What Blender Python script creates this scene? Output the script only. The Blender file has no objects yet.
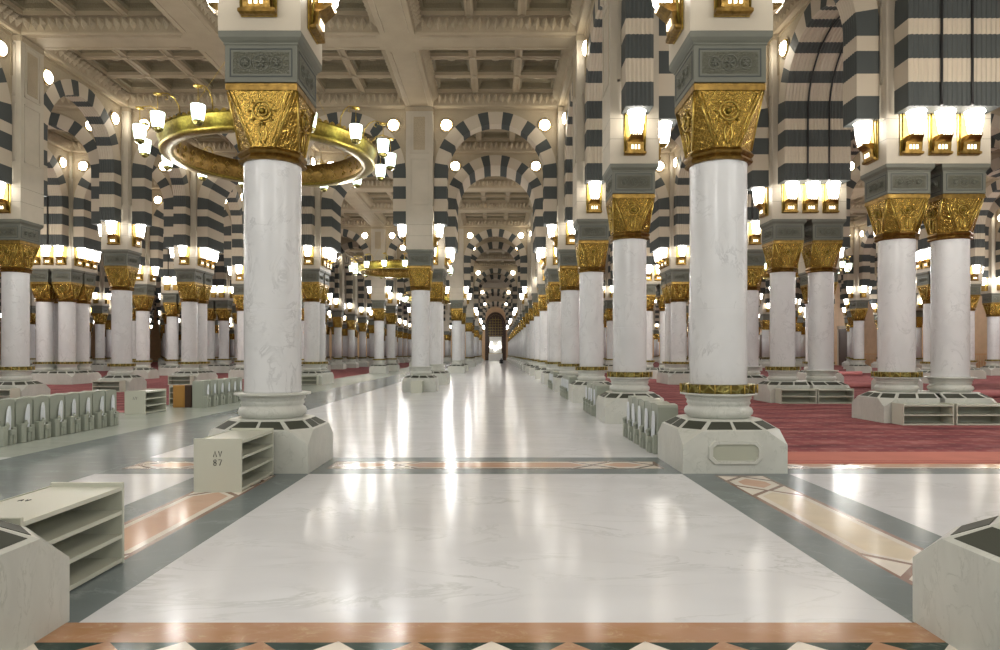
import bpy, math, random
from mathutils import Vector, Matrix
from mathutils.bvhtree import BVHTree
random.seed(7)
PI = math.pi
C = bpy.context.scene.collection
F = 675.0; EYE = 1.505; VPX, VPY = 495.5, 353.5; DZ = .075

# ------------------------------------------------------------------ materials
M = {}
def nt(name):
    m = bpy.data.materials.new(name); m.use_nodes = True
    t = m.node_tree; b = t.nodes['Principled BSDF']; M[name] = m
    return m, t, b
def N(t, kind, **kw):
    n = t.nodes.new(kind)
    for k, v in kw.items():
        if k in n.inputs.keys(): n.inputs[k].default_value = v
        else: setattr(n, k, v)
    return n
def ramp(t, fac, stops):
    r = t.nodes.new('ShaderNodeValToRGB'); e = r.color_ramp.elements
    while len(e) < len(stops): e.new(.5)
    for i, (p, c) in enumerate(stops):
        e[i].position = p; e[i].color = (*c, 1)
    t.links.new(fac, r.inputs[0]); return r
def plain(name, col, rough=.5, metal=0, spec=.5, emit=0, ecol=None):
    m, t, b = nt(name)
    b.inputs['Base Color'].default_value = (*col, 1); b.inputs['Roughness'].default_value = rough
    b.inputs['Metallic'].default_value = metal; b.inputs['Specular IOR Level'].default_value = spec
    if emit:
        b.inputs['Emission Color'].default_value = (*(ecol or col), 1); b.inputs['Emission Strength'].default_value = emit
    return m
def marble(name, base, vein, rough=.15, scale=1.0, coord='Object', vs=.5, joints=None, cloud=None, spec=.35):
    m, t, b = nt(name)
    tc = t.nodes.new('ShaderNodeTexCoord'); L = t.links.new
    mp = t.nodes.new('ShaderNodeMapping'); L(tc.outputs[coord], mp.inputs[0]); mp.inputs['Scale'].default_value = (scale, scale*1.9, scale*.8)
    mp.inputs['Rotation'].default_value = (.5, .7, .6)
    if coord == 'Object':
        oi = t.nodes.new('ShaderNodeObjectInfo'); ml = N(t, 'ShaderNodeMath', operation='MULTIPLY'); ml.inputs[1].default_value = 40
        L(oi.outputs['Random'], ml.inputs[0]); L(ml.outputs[0], mp.inputs['Location'])
    n1 = N(t, 'ShaderNodeTexNoise', Scale=1.3, Detail=7.0, Roughness=.62, Distortion=1.4); L(mp.outputs[0], n1.inputs['Vector'])
    n2 = N(t, 'ShaderNodeTexNoise', Scale=.9, Detail=3.0); L(mp.outputs[0], n2.inputs['Vector'])
    v = ramp(t, n1.outputs[0], [(.0, base), (.455, base), (.5, vein), (.51, base), (1, base)])
    c = ramp(t, n2.outputs[0], [(.3, cloud or tuple(x*.88 for x in base)), (.7, base)])
    mx = N(t, 'ShaderNodeMix', data_type='RGBA')
    n3 = N(t, 'ShaderNodeTexNoise', Scale=2.1, Detail=2.0); L(mp.outputs[0], n3.inputs['Vector'])
    mr = N(t, 'ShaderNodeMapRange'); mr.inputs['From Min'].default_value = .42; mr.inputs['From Max'].default_value = .66; mr.inputs['To Max'].default_value = min(1, vs*2); L(n3.outputs[0], mr.inputs['Value']); L(mr.outputs[0], mx.inputs[0])
    L(c.outputs[0], mx.inputs[6]); L(v.outputs[0], mx.inputs[7])
    out = mx.outputs[2]
    if joints:
        ax, br = joints
        tb = N(t, 'ShaderNodeTexBrick', offset=.0, Scale=1.0)
        tb.inputs['Mortar Size'].default_value = .006; tb.inputs['Brick Width'].default_value = ax; tb.inputs['Row Height'].default_value = br
        tb.inputs['Color1'].default_value = (1, 1, 1, 1); tb.inputs['Color2'].default_value = (.95, .95, .94, 1); tb.inputs['Mortar'].default_value = (.86, .86, .85, 1)
        L(tc.outputs[coord], tb.inputs['Vector'])
        m2 = N(t, 'ShaderNodeMix', data_type='RGBA', blend_type='MULTIPLY'); m2.inputs[0].default_value = 1
        L(out, m2.inputs[6]); L(tb.outputs[0], m2.inputs[7]); out = m2.outputs[2]
    L(out, b.inputs['Base Color']); b.inputs['Roughness'].default_value = rough; b.inputs['Specular IOR Level'].default_value = spec
    return m
marble('shaft_marble', (.71, .72, .73), (.48, .49, .50), .2, 1.3, vs=.38)
marble('plinth_marble', (.60, .615, .565), (.42, .44, .39), .3, 2.6, vs=.35)
marble('floor_white', (.72, .735, .76), (.57, .59, .60), .16, .55, vs=.55, spec=.065)
marble('floor_dark', (.19, .225, .23), (.26, .30, .30), .2, .8, vs=.5, spec=.07)
marble('floor_pale', (.45, .49, .44), (.38, .41, .37), .2, .7, vs=.4, joints=(1.15, .6), spec=.08)
marble('floor_brown', (.46, .27, .17), (.56, .42, .25), .14, 3.0, vs=.6, cloud=(.40, .22, .11), spec=.1)
marble('floor_peach', (.68, .45, .33), (.70, .55, .42), .12, 1.5, vs=.4, spec=.1)
marble('floor_cream', (.84, .78, .69), (.84, .78, .70), .12, 1.5, vs=.4, spec=.1)
marble('floor_green', (.03, .055, .045), (.10, .14, .12), .12, 2.5, vs=.6, spec=.1)
marble('floor_sand', (.74, .64, .48), (.80, .72, .58), .16, 2.0, vs=.4, spec=.1)
plain('joint_brown', (.26, .15, .11), .2)
plain('dark_stone', (.072, .079, .076), .6, spec=.15)
plain('cream_stone', (.50, .43, .33), .55)
plain('rack_paint', (.56, .57, .48), .3)
plain('rack_inside', (.42, .44, .36), .45)
plain('dark_vent', (.045, .05, .035), .6)
plain('black', (.012, .012, .012), .5)
plain('grey_plastic', (.34, .37, .31), .4)
plain('pale_plastic', (.72, .76, .80), .3)
plain('wood', (.42, .22, .05), .45)
plain('wood_pale', (.62, .36, .17), .4)
plain('dark_wood', (.05, .024, .012), .4)
plain('white_panel', (.75, .75, .72), .5)
plain('glass_lit', (1, .95, .85), .3, emit=13, ecol=(1, .96, .89))
plain('glass_cool', (.9, 1, .93), .3, emit=4, ecol=(.80, 1, .84))
plain('lens_lit', (1, .95, .85), .3, emit=26, ecol=(1, .93, .8))
plain('slot_lit', (1, .95, .8), .3, emit=2.2, ecol=(1, .86, .6))
plain('skin', (.45, .28, .2), .6)
plain('black_cloth', (.015, .015, .018), .9)

def relief_stone(name, col, rough, scale, dist, strength):
    m, t, b = nt(name); L = t.links.new
    tc = t.nodes.new('ShaderNodeTexCoord')
    v = N(t, 'ShaderNodeTexVoronoi', feature='DISTANCE_TO_EDGE', Scale=scale); L(tc.outputs['Object'], v.inputs['Vector'])
    r = ramp(t, v.outputs['Distance'], [(.0, (0, 0, 0)), (.12, (1, 1, 1))])
    bp = N(t, 'ShaderNodeBump', Strength=strength, Distance=dist); L(r.outputs[0], bp.inputs['Height']); L(bp.outputs[0], b.inputs['Normal'])
    n = N(t, 'ShaderNodeTexNoise', Scale=1.5, Detail=3.0); L(tc.outputs['Object'], n.inputs['Vector'])
    c = ramp(t, n.outputs[0], [(.3, tuple(x*.86 for x in col)), (.7, col)]); L(c.outputs[0], b.inputs['Base Color'])
    b.inputs['Roughness'].default_value = rough
    return m
relief_stone('carved_stone', (.42, .345, .235), .6, 12, .03, .5)
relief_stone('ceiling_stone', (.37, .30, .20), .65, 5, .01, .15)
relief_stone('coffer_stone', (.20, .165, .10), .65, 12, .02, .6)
relief_stone('pier_stone', (.51, .455, .36), .5, 3, .003, .05)
relief_stone('impost_stone', (.14, .145, .115), .55, 6, .003, .15)
relief_stone('impost_flower', (.11, .112, .08), .45, 26, .01, .8)
relief_stone('wall_stone', (.68, .46, .27), .6, 4, .01, .2)
def gold(name, col, rough, lattice=0):
    m, t, b = nt(name); L = t.links.new
    tc = t.nodes.new('ShaderNodeTexCoord')
    b.inputs['Metallic'].default_value = 1; b.inputs['Roughness'].default_value = rough
    n = N(t, 'ShaderNodeTexNoise', Scale=14.0, Detail=3.0); L(tc.outputs['Object'], n.inputs['Vector'])
    c = ramp(t, n.outputs[0], [(.35, tuple(x*.6 for x in col)), (.65, col)])
    L(c.outputs[0], b.inputs['Base Color'])
    h = n.outputs[0]
    if lattice:
        v = N(t, 'ShaderNodeTexVoronoi', feature='DISTANCE_TO_EDGE', Scale=lattice); v.inputs['Randomness'].default_value = .35
        mp = t.nodes.new('ShaderNodeMapping'); L(tc.outputs['Object'], mp.inputs[0]); mp.inputs['Rotation'].default_value = (.785, .785, .785)
        L(mp.outputs[0], v.inputs['Vector'])
        r = ramp(t, v.outputs['Distance'], [(.03, (1, 1, 1)), (.16, (.0, .0, .0))]); h = r.outputs[0]
        mx = N(t, 'ShaderNodeMix', data_type='RGBA'); L(h, mx.inputs[0]); L(c.outputs[0], mx.inputs[7]); mx.inputs[6].default_value = (col[0]*.42, col[1]*.36, col[2]*.3, 1)
        L(mx.outputs[2], b.inputs['Base Color'])
    bp = N(t, 'ShaderNodeBump', Strength=.7, Distance=.012); L(h, bp.inputs['Height']); L(bp.outputs[0], b.inputs['Normal'])
gold('gold', (.66, .47, .12), .3)
gold('gold_lattice', (.70, .49, .12), .25, 24)
gold('gold_polished', (.30, .22, .045), .45)
gold('copper_gold', (.32, .20, .055), .38)
gold('collar_gold', (.34, .30, .10), .35, 9)
# carpet: red with darker woven bands and small motifs
def carpet_mat():
    m, t, b = nt('carpet'); L = t.links.new
    tc = t.nodes.new('ShaderNodeTexCoord')
    mp = t.nodes.new('ShaderNodeMapping'); L(tc.outputs['Object'], mp.inputs[0]); mp.inputs['Scale'].default_value = (1, 2.2, 1)
    n = N(t, 'ShaderNodeTexNoise', Scale=1.1, Detail=5.0, Roughness=.65); L(mp.outputs[0], n.inputs['Vector'])
    v = N(t, 'ShaderNodeTexVoronoi', Scale=3.3); v.inputs['Randomness'].default_value = .1; L(tc.outputs['Object'], v.inputs['Vector'])
    w = N(t, 'ShaderNodeTexWave', Scale=.26, bands_direction='Y'); w.inputs['Distortion'].default_value = 1.0; L(tc.outputs['Object'], w.inputs['Vector'])
    c1 = ramp(t, n.outputs[0], [(.32, (.13, .055, .062)), (.5, (.29, .095, .10)), (.70, (.50, .24, .225))])
    c2 = ramp(t, v.outputs['Distance'], [(.0, (.16, .06, .07)), (.12, (.55, .36, .28)), (.2, (.30, .08, .08)), (1, (.24, .07, .07))])
    mx = N(t, 'ShaderNodeMix', data_type='RGBA'); mx.inputs[0].default_value = .3; L(c1.outputs[0], mx.inputs[6]); L(c2.outputs[0], mx.inputs[7])
    c3 = ramp(t, w.outputs[0], [(.0, (.72, .72, .8)), (.45, (1, 1, 1)), (1, (1, 1, 1))])
    m2 = N(t, 'ShaderNodeMix', data_type='RGBA', blend_type='MULTIPLY'); m2.inputs[0].default_value = 1
    L(mx.outputs[2], m2.inputs[6]); L(c3.outputs[0], m2.inputs[7]); L(m2.outputs[2], b.inputs['Base Color'])
    b.inputs['Roughness'].default_value = .95; b.inputs['Specular IOR Level'].default_value = .1
carpet_mat()
relief_stone('carpet_border', (.58, .20, .15), .95, 10, .003, .3)
plain('carpet_back', (.55, .22, .22), .95)

# ------------------------------------------------------------------ mesh builder
class MB:
    def __init__(s): s.v = []; s.f = []; s.m = []; s.s = []; s.mats = []
    def mi(s, mat):
        if mat not in s.mats: s.mats.append(mat)
        return s.mats.index(mat)
    def poly(s, pts, mat, smooth=False):
        n = len(s.v); s.v += [tuple(p) for p in pts]; s.f.append(tuple(range(n, n+len(pts)))); s.m.append(s.mi(mat)); s.s.append(smooth)
    def grid(s, rows, mat, smooth=False, closed=False, mats=None):
        n0 = len(s.v); w = len(rows[0])
        for r in rows: s.v += [tuple(p) for p in r]
        for i in range(len(rows)-1):
            for j in range(w if closed else w-1):
                j2 = (j+1) % w
                s.f.append((n0+i*w+j, n0+i*w+j2, n0+(i+1)*w+j2, n0+(i+1)*w+j))
                s.m.append(s.mi(mats[i] if mats else mat)); s.s.append(smooth)
    def box(s, x0, x1, y0, y1, z0, z1, mat, bev=0):
        if bev:
            b = bev
            zs = [(z0, b), (z0+b, 0), (z1-b, 0), (z1, b)]
            rows = []
            for z, i in zs:
                c = b
                rows.append([(x0+c, y0+i, z), (x1-c, y0+i, z), (x1-i, y0+c, z), (x1-i, y1-c, z), (x1-c, y1-i, z), (x0+c, y1-i, z), (x0+i, y1-c, z), (x0+i, y0+c, z)])
            s.grid(rows, mat, closed=True); s.poly(rows[0][::-1], mat); s.poly(rows[-1], mat); return
        p = [(x0, y0, z0), (x1, y0, z0), (x1, y1, z0), (x0, y1, z0), (x0, y0, z1), (x1, y0, z1), (x1, y1, z1), (x0, y1, z1)]
        n = len(s.v); s.v += p
        for f in ((3, 2, 1, 0), (4, 5, 6, 7), (0, 1, 5, 4), (1, 2, 6, 5), (2, 3, 7, 6), (3, 0, 4, 7)):
            s.f.append(tuple(n+i for i in f)); s.m.append(s.mi(mat)); s.s.append(False)
    def lathe(s, prof, mat, n=24, c=(0, 0), smooth=True, cap=True, rot=0):
        rows = [[(c[0]+r*math.cos(rot+2*PI*k/n), c[1]+r*math.sin(rot+2*PI*k/n), z) for k in range(n)] for r, z in prof]
        s.grid(rows, mat, smooth, closed=True)
        if cap:
            s.poly(rows[0][::-1], mat); s.poly(rows[-1], mat)
    def tube(s, pts, r, mat, n=6):
        pts = [Vector(p) for p in pts]; rows = []
        up = Vector((.3, .2, 1)).normalized()
        for i, p in enumerate(pts):
            d = (pts[min(i+1, len(pts)-1)] - pts[max(i-1, 0)]).normalized()
            a = d.cross(up)
            if a.length < .1: a = d.cross(Vector((1, 0, .1)))
            a.normalize(); b = d.cross(a)
            rr = r[i] if isinstance(r, (list, tuple)) else r
            rows.append([tuple(p + a*rr*math.cos(2*PI*k/n) + b*rr*math.sin(2*PI*k/n)) for k in range(n)])
        s.grid(rows, mat, True, closed=True); s.poly(rows[0], mat); s.poly(rows[-1][::-1], mat)
    def mesh(s, name):
        me = bpy.data.meshes.new(name); me.from_pydata(s.v, [], s.f)
        for m in s.mats: me.materials.append(M[m])
        me.polygons.foreach_set('material_index', s.m); me.polygons.foreach_set('use_smooth', s.s)
        me.update()
        import bmesh
        b = bmesh.new(); b.from_mesh(me); bmesh.ops.remove_doubles(b, verts=b.verts, dist=1e-5)
        bmesh.ops.recalc_face_normals(b, faces=b.faces); b.to_mesh(me); b.free()
        return me
def link(name, me, parent=None, loc=(0, 0, 0), rz=0):
    o = bpy.data.objects.new(name, me); C.objects.link(o)
    o.location = loc; o.rotation_euler = (0, 0, rz)
    if parent: o.parent = parent
    return o
def build(mb, name, parent=None, loc=(0, 0, 0), rz=0): return link(name, mb.mesh(name), parent, loc, rz)
def tag(o, label, cat, group=None, kind=None):
    o['label'] = label; o['category'] = cat
    if group: o['group'] = group
    if kind: o['kind'] = kind
    return o
def root(name, loc, rz=0): return link(name, None, None, loc, rz)
def struct(mb, name):
    o = build(mb, name); o['kind'] = 'structure'; return o
ORD = 'zeroth first second third fourth fifth sixth seventh eighth ninth tenth eleventh twelfth thirteenth fourteenth fifteenth sixteenth seventeenth eighteenth nineteenth twentieth'.split()
def ordn(i):
    if i <= 20: return ORD[i]
    return 'twenty-' + ORD[i-20] if i < 30 else 'thirtieth' if i == 30 else 'thirty-' + ORD[i-30]

# ------------------------------------------------------------------ column parts
def m_plinth(left=.655, right=.655, niche=False, back=.67):
    """square block with cut corners, octagonal sloping top with dark vents. left/right: half widths (chamfer only at .67)"""
    b = MB(); w = .655; k = .41; zc, zt, zi = .36, .53, .655; a = .47; ki = .25
    L_, R_ = -left, right
    cl, cr = left > .6, right > .6
    Z = [0, zc]
    # outline ring at corner height zc and at top zt
    def ring(z, cut):
        pts = []
        for sx, sy in ((-1, -1), (1, -1), (1, 1), (-1, 1)):
            X = L_ if sx < 0 else R_; c = (cl if sx < 0 else cr) and cut
            if not c:
                pts += [(X, sy*w, z)]*2
            else:
                p1 = (X - sx*(w-k), sy*w, z); p2 = (X, sy*k, z)
                # order counterclockwise
                pts += [p2, p1] if (sx, sy) in ((-1, -1), (1, 1)) else [p1, p2]
        return pts
    r0 = ring(0, False); r1 = ring(zc, False); r2 = ring(zt, True)
    b.grid([r0, r1, r2], 'plinth_marble', closed=True)
    b.poly(r0[::-1], 'plinth_marble')
    inner = []
    for i, p in enumerate(r2):
        X = p[0]; Y = p[1]
        if not ((cl and X < 0) or (cr and X > 0)) and abs(X) < .6: nx = X
        else: nx = X*a/w if abs(abs(X)-w) < .001 else X*ki/k
        ny = Y*a/w if abs(abs(Y)-w) < .001 else Y*ki/k
        inner.append((nx, ny, zi))
    b.grid([r2, inner], 'plinth_marble', closed=True); b.poly(inner, 'plinth_marble')
    if niche:   # framed octagonal recess on the front face
        def octa(hw, hh, c, y, zc_=.265): return [(-hw+c, y, zc_-hh), (hw-c, y, zc_-hh), (hw, y, zc_-hh+c), (hw, y, zc_+hh-c), (hw-c, y, zc_+hh), (-hw+c, y, zc_+hh), (-hw, y, zc_+hh-c), (-hw, y, zc_-hh+c)]
        o1, o2, o3, o4 = octa(.34, .15, .07, -w), octa(.33, .14, .07, -w-.028), octa(.285, .105, .05, -w-.028), octa(.28, .10, .05, -w-.004)
        b.grid([o1, o2, o3, o4], 'plinth_marble', closed=True)
        b.poly(o4, 'rack_inside')
    # vents
    v = MB()
    n = len(r2)
    for i in range(n):
        A, B, Ci, Di = Vector(r2[i]), Vector(r2[(i+1) % n]), Vector(inner[(i+1) % n]), Vector(inner[i])
        if (A-B).length < .2: continue
        nrm = (B-A).cross(Di-A).normalized()*.003
        if nrm.z < 0: nrm = -nrm
        halves = [(.05, .47), (.53, .95)] if (A-B).length > .55 else [(.10, .90)]
        for u0, u1 in halves:
            q = []
            for u, t in ((u0, .14), (u1, .14), (u1, .82), (u0, .82)):
                uu = u
                lo = A.lerp(B, uu); hi = Di.lerp(Ci, uu); q.append(lo.lerp(hi, t)+nrm)
            q2 = [p - nrm*2 for p in q]
            v.poly(q, 'dark_vent'); v.grid([q, q2], 'dark_vent', closed=True)
    return b.mesh('plinth'), v.mesh('vent')
P_std, V_std = m_plinth(); P_nic, V_nic = m_plinth(niche=True)
P_l, V_l = m_plinth(right=.545); P_r, V_r = m_plinth(left=.545)
def m_base():
    b = MB()
    b.lathe([(.39, .65), (.40, .67), (.435, .70), (.445, .74), (.425, .785), (.395, .80), (.398, .83), (.415, .845), (.405, .87), (.41, .895), (.43, .91), (.42, .93), (.445, .95), (.495, .958), (.495, .982), (.40, .99)], 'plinth_marble', 40)
    return b.mesh('base')
def m_collar():
    b = MB(); n = 16
    b.lathe([(.40, .985), (.485, .985), (.495, .995), (.495, 1.085), (.485, 1.10), (.385, 1.10)], 'collar_gold', n, smooth=False)
    for k in range(n):
        a = 2*PI*k/n
        c, s = math.cos(a), math.sin(a)
        b.tube([(c*.497, s*.497, .985), (c*.497, s*.497, 1.10)], .010, 'gold', 4)
    return b.mesh('collar')
def m_shaft():
    b = MB()
    b.lathe([(.378, .985), (.373, 1.01), (.370, 1.05), (.370, 1.10), (.370, 2.078), (.370, 2.084), (.3675, 2.086), (.3675, 2.089), (.370, 2.091), (.370, 2.097), (.370, 3.90), (.370, 3.97), (.374, 4.00), (.376, 4.03)], 'shaft_marble', 48)
    return b.mesh('shaft')
def oct8(hw, k, z):   # 8 points: half width hw, straight part half length k
    return [(-k, -hw, z), (k, -hw, z), (hw, -k, z), (hw, k, z), (k, hw, z), (-k, hw, z), (-hw, k, z), (-hw, -k, z)]
def m_capital():
    b = MB()
    # astragal
    b.grid([oct8(r, r*.414, z) for r, z in ((.36, 3.96), (.395, 3.965), (.41, 3.99), (.395, 4.02), (.385, 4.035), (.405, 4.05), (.42, 4.08), (.40, 4.11), (.385, 4.13))], 'copper_gold', closed=True)
    rows = []
    for i in range(9):
        t = i/8; e = t**1.25
        rows.append(oct8(.385+(.445-.385)*e, .16+(.425-.16)*t, 4.13+(4.86-4.13)*t))
    b.grid(rows, 'gold_lattice', closed=True)
    b.grid([oct8(.445, .425, 4.86), oct8(.462, .455, 4.865), oct8(.462, .455, 4.95), oct8(.45, .44, 4.965)], 'copper_gold', closed=True)
    b.poly(oct8(.45, .44, 4.965), 'gold')
    for q in range(4):
        R = Matrix.Rotation(q*PI/2, 3, 'Z')
        T = lambda x, y, z: tuple(R @ Vector((x, y, z)))
        yf = lambda z: -(.385+.06*max(0, (z-4.13)/.73)**1.25)
        # border rods of the trapezoid panel
        for s in (-1, 1):
            b.tube([T(s*(.155+.262*t), yf(4.13+.73*t)-.006, 4.14+.72*t) for t in (0, .5, 1)], .012, 'gold', 5)
            b.tube([T(s*(.115+.24*t), yf(4.15+.68*t)-.006, 4.17+.66*t) for t in (0, .5, 1)], .006, 'gold', 4)
        # medallion: ring, boss and petals
        zc = 4.60
        b.tube([T(.12*math.cos(a), yf(zc+.12*math.sin(a))-.012, zc+.12*math.sin(a)) for a in [2*PI*k/20 for k in range(21)]], .013, 'gold', 5)
        b.tube([T(.07*math.cos(a), yf(zc)-.014, zc+.07*math.sin(a)) for a in [2*PI*k/14 for k in range(15)]], .009, 'gold', 4)
        for k in range(8):
            a = 2*PI*k/8
            b.tube([T(.14*math.cos(a), yf(zc)-.006, zc+.14*math.sin(a)), T(.165*math.cos(a), yf(zc)-.02, zc+.165*math.sin(a)), T(.19*math.cos(a), yf(zc)-.004, zc+.19*math.sin(a))], [.008, .018, .004], 'gold', 5)
        b.tube([T(0, yf(4.6)-.005, 4.6), T(0, yf(4.6)-.035, 4.6)], [.045, .02], 'gold_polished', 8)
        for s in (-1, 1):   # scrolls beneath
            b.tube([T(s*(.02+.03*math.sin(t*3)), yf(4.2+.25*t)-.008, 4.18+.26*t) for t in (0, .25, .5, .75, 1)], .011, 'gold', 4)
    b.v = [(x, y, 4.015+(z-3.96)*.9552) for x, y, z in b.v]
    return b.mesh('capital')
def m_impost():
    b = MB(); sq = lambda h, z: [(-h, -h, z), (h, -h, z), (h, h, z), (-h, h, z)]
    b.grid([sq(h, z) for h, z in ((.44, 4.965), (.462, 4.97), (.462, 5.42), (.475, 5.425), (.475, 5.445), (.50, 5.47), (.522, 5.50), (.526, 5.57))], 'impost_stone', closed=True)
    b.poly(sq(.526, 5.57), 'impost_stone')
    for q in range(4):
        R = Matrix.Rotation(q*PI/2, 3, 'Z'); T = lambda p: tuple(R @ Vector(p))
        for (x0, x1, z0, z1) in ((-.40, .40, 5.03, 5.045), (-.40, .40, 5.365, 5.38), (-.40, -.385, 5.03, 5.38), (.385, .40, 5.03, 5.38)):
            sub = MB(); sub.box(x0, x1, -.468, -.46, z0, z1, 'dark_stone')
            n = len(b.v); b.v += [T(p) for p in sub.v]
            for f in sub.f: b.f.append(tuple(n+i for i in f)); b.m.append(b.mi('dark_stone')); b.s.append(False)
        b.poly([T((-.36, -.464, 5.07)), T((.36, -.464, 5.07)), T((.36, -.464, 5.34)), T((-.36, -.464, 5.34))], 'impost_flower')
        for x, r in ((0, .10), (-.2, .075), (.2, .075)):
            b.tube([T((x+r*math.cos(a), -.468, 5.205+r*math.sin(a))) for a in [2*PI*k/12 for k in range(13)]], .009, 'impost_stone', 4)
            for k in range(5):
                a = 2*PI*k/5+.3
                b.tube([T((x, -.468, 5.205)), T((x+r*.6*math.cos(a), -.476, 5.205+r*.6*math.sin(a)))], [.012, .02], 'impost_stone', 4)
    b.v = [(x, y, 4.9755+(z-4.965)*1.041) for x, y, z in b.v]
    return b.mesh('impost')
ME = {'base': m_base(), 'collar': m_collar(), 'shaft': m_shaft(), 'capital': m_capital(), 'impost': m_impost()}
def m_far_column():
    b = MB(); sq = lambda h, z: [(-h, -h, z), (h, -h, z), (h, h, z), (-h, h, z)]
    b.grid([sq(.67, 0), sq(.67, .42)], 'plinth_marble', closed=True); b.grid([sq(.67, .42), sq(.47, .655)], 'plinth_marble', closed=True); b.poly(sq(.47, .655), 'plinth_marble')
    b.poly(sq(.67, 0), 'plinth_marble')
    b.lathe([(.43, .65), (.44, .75), (.40, .8), (.41, .9), (.49, .96)], 'plinth_marble', 12)
    b.lathe([(.49, .96), (.49, 1.1)], 'collar_gold', 12)
    b.lathe([(.37, 1.0), (.37, 4.0)], 'shaft_marble', 16)
    b.grid([oct8(.40, .166, 3.96), oct8(.41, .17, 4.10), oct8(.385, .16, 4.13), oct8(.41, .3, 4.5), oct8(.45, .43, 4.9), oct8(.46, .45, 4.965)], 'gold_lattice', closed=True)
    b.poly(oct8(.40, .166, 3.96), 'gold'); b.poly(oct8(.46, .45, 4.965), 'gold')
    b.grid([sq(.462, 4.966), sq(.462, 5.43), sq(.526, 5.50), sq(.526, 5.57)], 'impost_stone', closed=True); b.poly(sq(.462, 4.966), 'impost_stone'); b.poly(sq(.526, 5.57), 'impost_stone')
    return b.mesh('distant_column')
ME['far'] = m_far_column()
# pier of given half sizes
ZB = 11.15
def m_pier(hx, hy):
    b = MB()
    b.box(-hx, hx, -hy, hy, 5.533, ZB, 'pier_stone')
    for (ax, h, o) in (('y', hx, hy), ('x', hy, hx)):
        for s in (-1, 1):
            def rect(u0, u1, z0, z1, d=.012, mat='pier_stone'):
                if ax == 'y': b.box(u0, u1, min(s*o, s*(o+d)), max(s*o, s*(o+d)), z0, z1, mat)
                else: b.box(min(s*o, s*(o+d)), max(s*o, s*(o+d)), u0, u1, z0, z1, mat)
            w = h-.16
            for (z0, z1) in ((7.3, 9.1), (9.3, 10.9)):
                rect(-w, w, z0, z0+.05, .02); rect(-w, w, z1-.05, z1, .02); rect(-w, -w+.05, z0, z1, .02); rect(w-.05, w, z0, z1, .02)
            w2 = h-.30
            rect(-w2, w2, 9.45, 10.75, .012, 'carved_stone')
            for z in (6.06, 6.5): rect(-h, h, z, z+.008, .001, 'impost_stone')
            rect(-h, h, ZB-.18, ZB-.02, .025, 'carved_stone')
    return b.mesh('pier')
PIER = {}
def pier_mesh(hx, hy):
    k = (round(hx, 2), round(hy, 2))
    if k not in PIER: PIER[k] = m_pier(hx, hy)
    return PIER[k]
# ------------------------------------------------------------------ arches
ZC, RI, RO, ZS = 8.6, 1.92, 2.44, 6.58
def stations():
    """list of (kind, inner point, outer point, stripe) from right jamb foot over crown to left"""
    right = []
    zs = [(6.58, 'd'), (7.08, 'c'), (7.57, 'd'), (8.07, 'c')]
    for z, m in zs: right.append(((RI, z), (RO, z), m))
    def P(r, a): return (r*math.sin(a), ZC+r*math.cos(a))
    edges = []
    for c in (85.5, 61, 36.5, 12): edges += [(c+4.9, 'd'), (c-4.9, 'c')]
    out = right[:]
    for i, (a, m) in enumerate(edges):
        nxt = edges[i+1][0] if i+1 < len(edges) else -7.1
        for t in (0, .5):
            aa = math.radians(max(a+(nxt-a)*t, 0) if i == len(edges)-1 else a+(nxt-a)*t)
            if a > 90 and t == 0: out.append(((RI, ZC-.2), (RO, ZC-.2), m))
            elif not (i == len(edges)-1 and t == .5): out.append((P(RI, aa), P(RO, aa), m))
    out.append((P(RI, 0), P(RO, 0), 'c'))
    n = len(out); full = out[:]
    for i in range(n-2, -1, -1):
        a, b, m = out[i]; full.append(((-a[0], a[1]), (-b[0], b[1]), out[i-1][2] if i > 0 else 'x'))
    return full
ST = stations()
def m_ring(t):
    b = MB(); T = t+.03
    nr = max(4, round(2*T/.105)); ys = []
    for i in range(nr):
        y0 = -T+.02+(2*T-.04)*i/nr; y1 = -T+.02+(2*T-.04)*(i+1)/nr
        ys += [(y0, .0), ((y0+y1)/2, .022)]
    ys.append((T-.02, 0))
    rows = []; mats = []
    for (ix, iz), (ox, oz), m in ST:
        dx, dz = ox-ix, oz-iz; l = math.hypot(dx, dz); dx /= l; dz /= l
        row = [(ox, -T, oz), (ix+dx*.02, -T, iz+dz*.02)]
        for y, a in ys: row.append((ix-dx*(0)+dx*(.022-a), y, iz+dz*(.022-a)))
        row += [(ix+dx*.02, T, iz+dz*.02), (ox, T, oz)]
        rows.append(row); mats.append('dark_stone' if m == 'd' else 'cream_stone')
    b.grid(rows, None, closed=False, mats=mats)
    b.poly(rows[0], 'dark_stone'); b.poly(rows[-1][::-1], 'dark_stone')
    return b.mesh('arch_ring')
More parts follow.
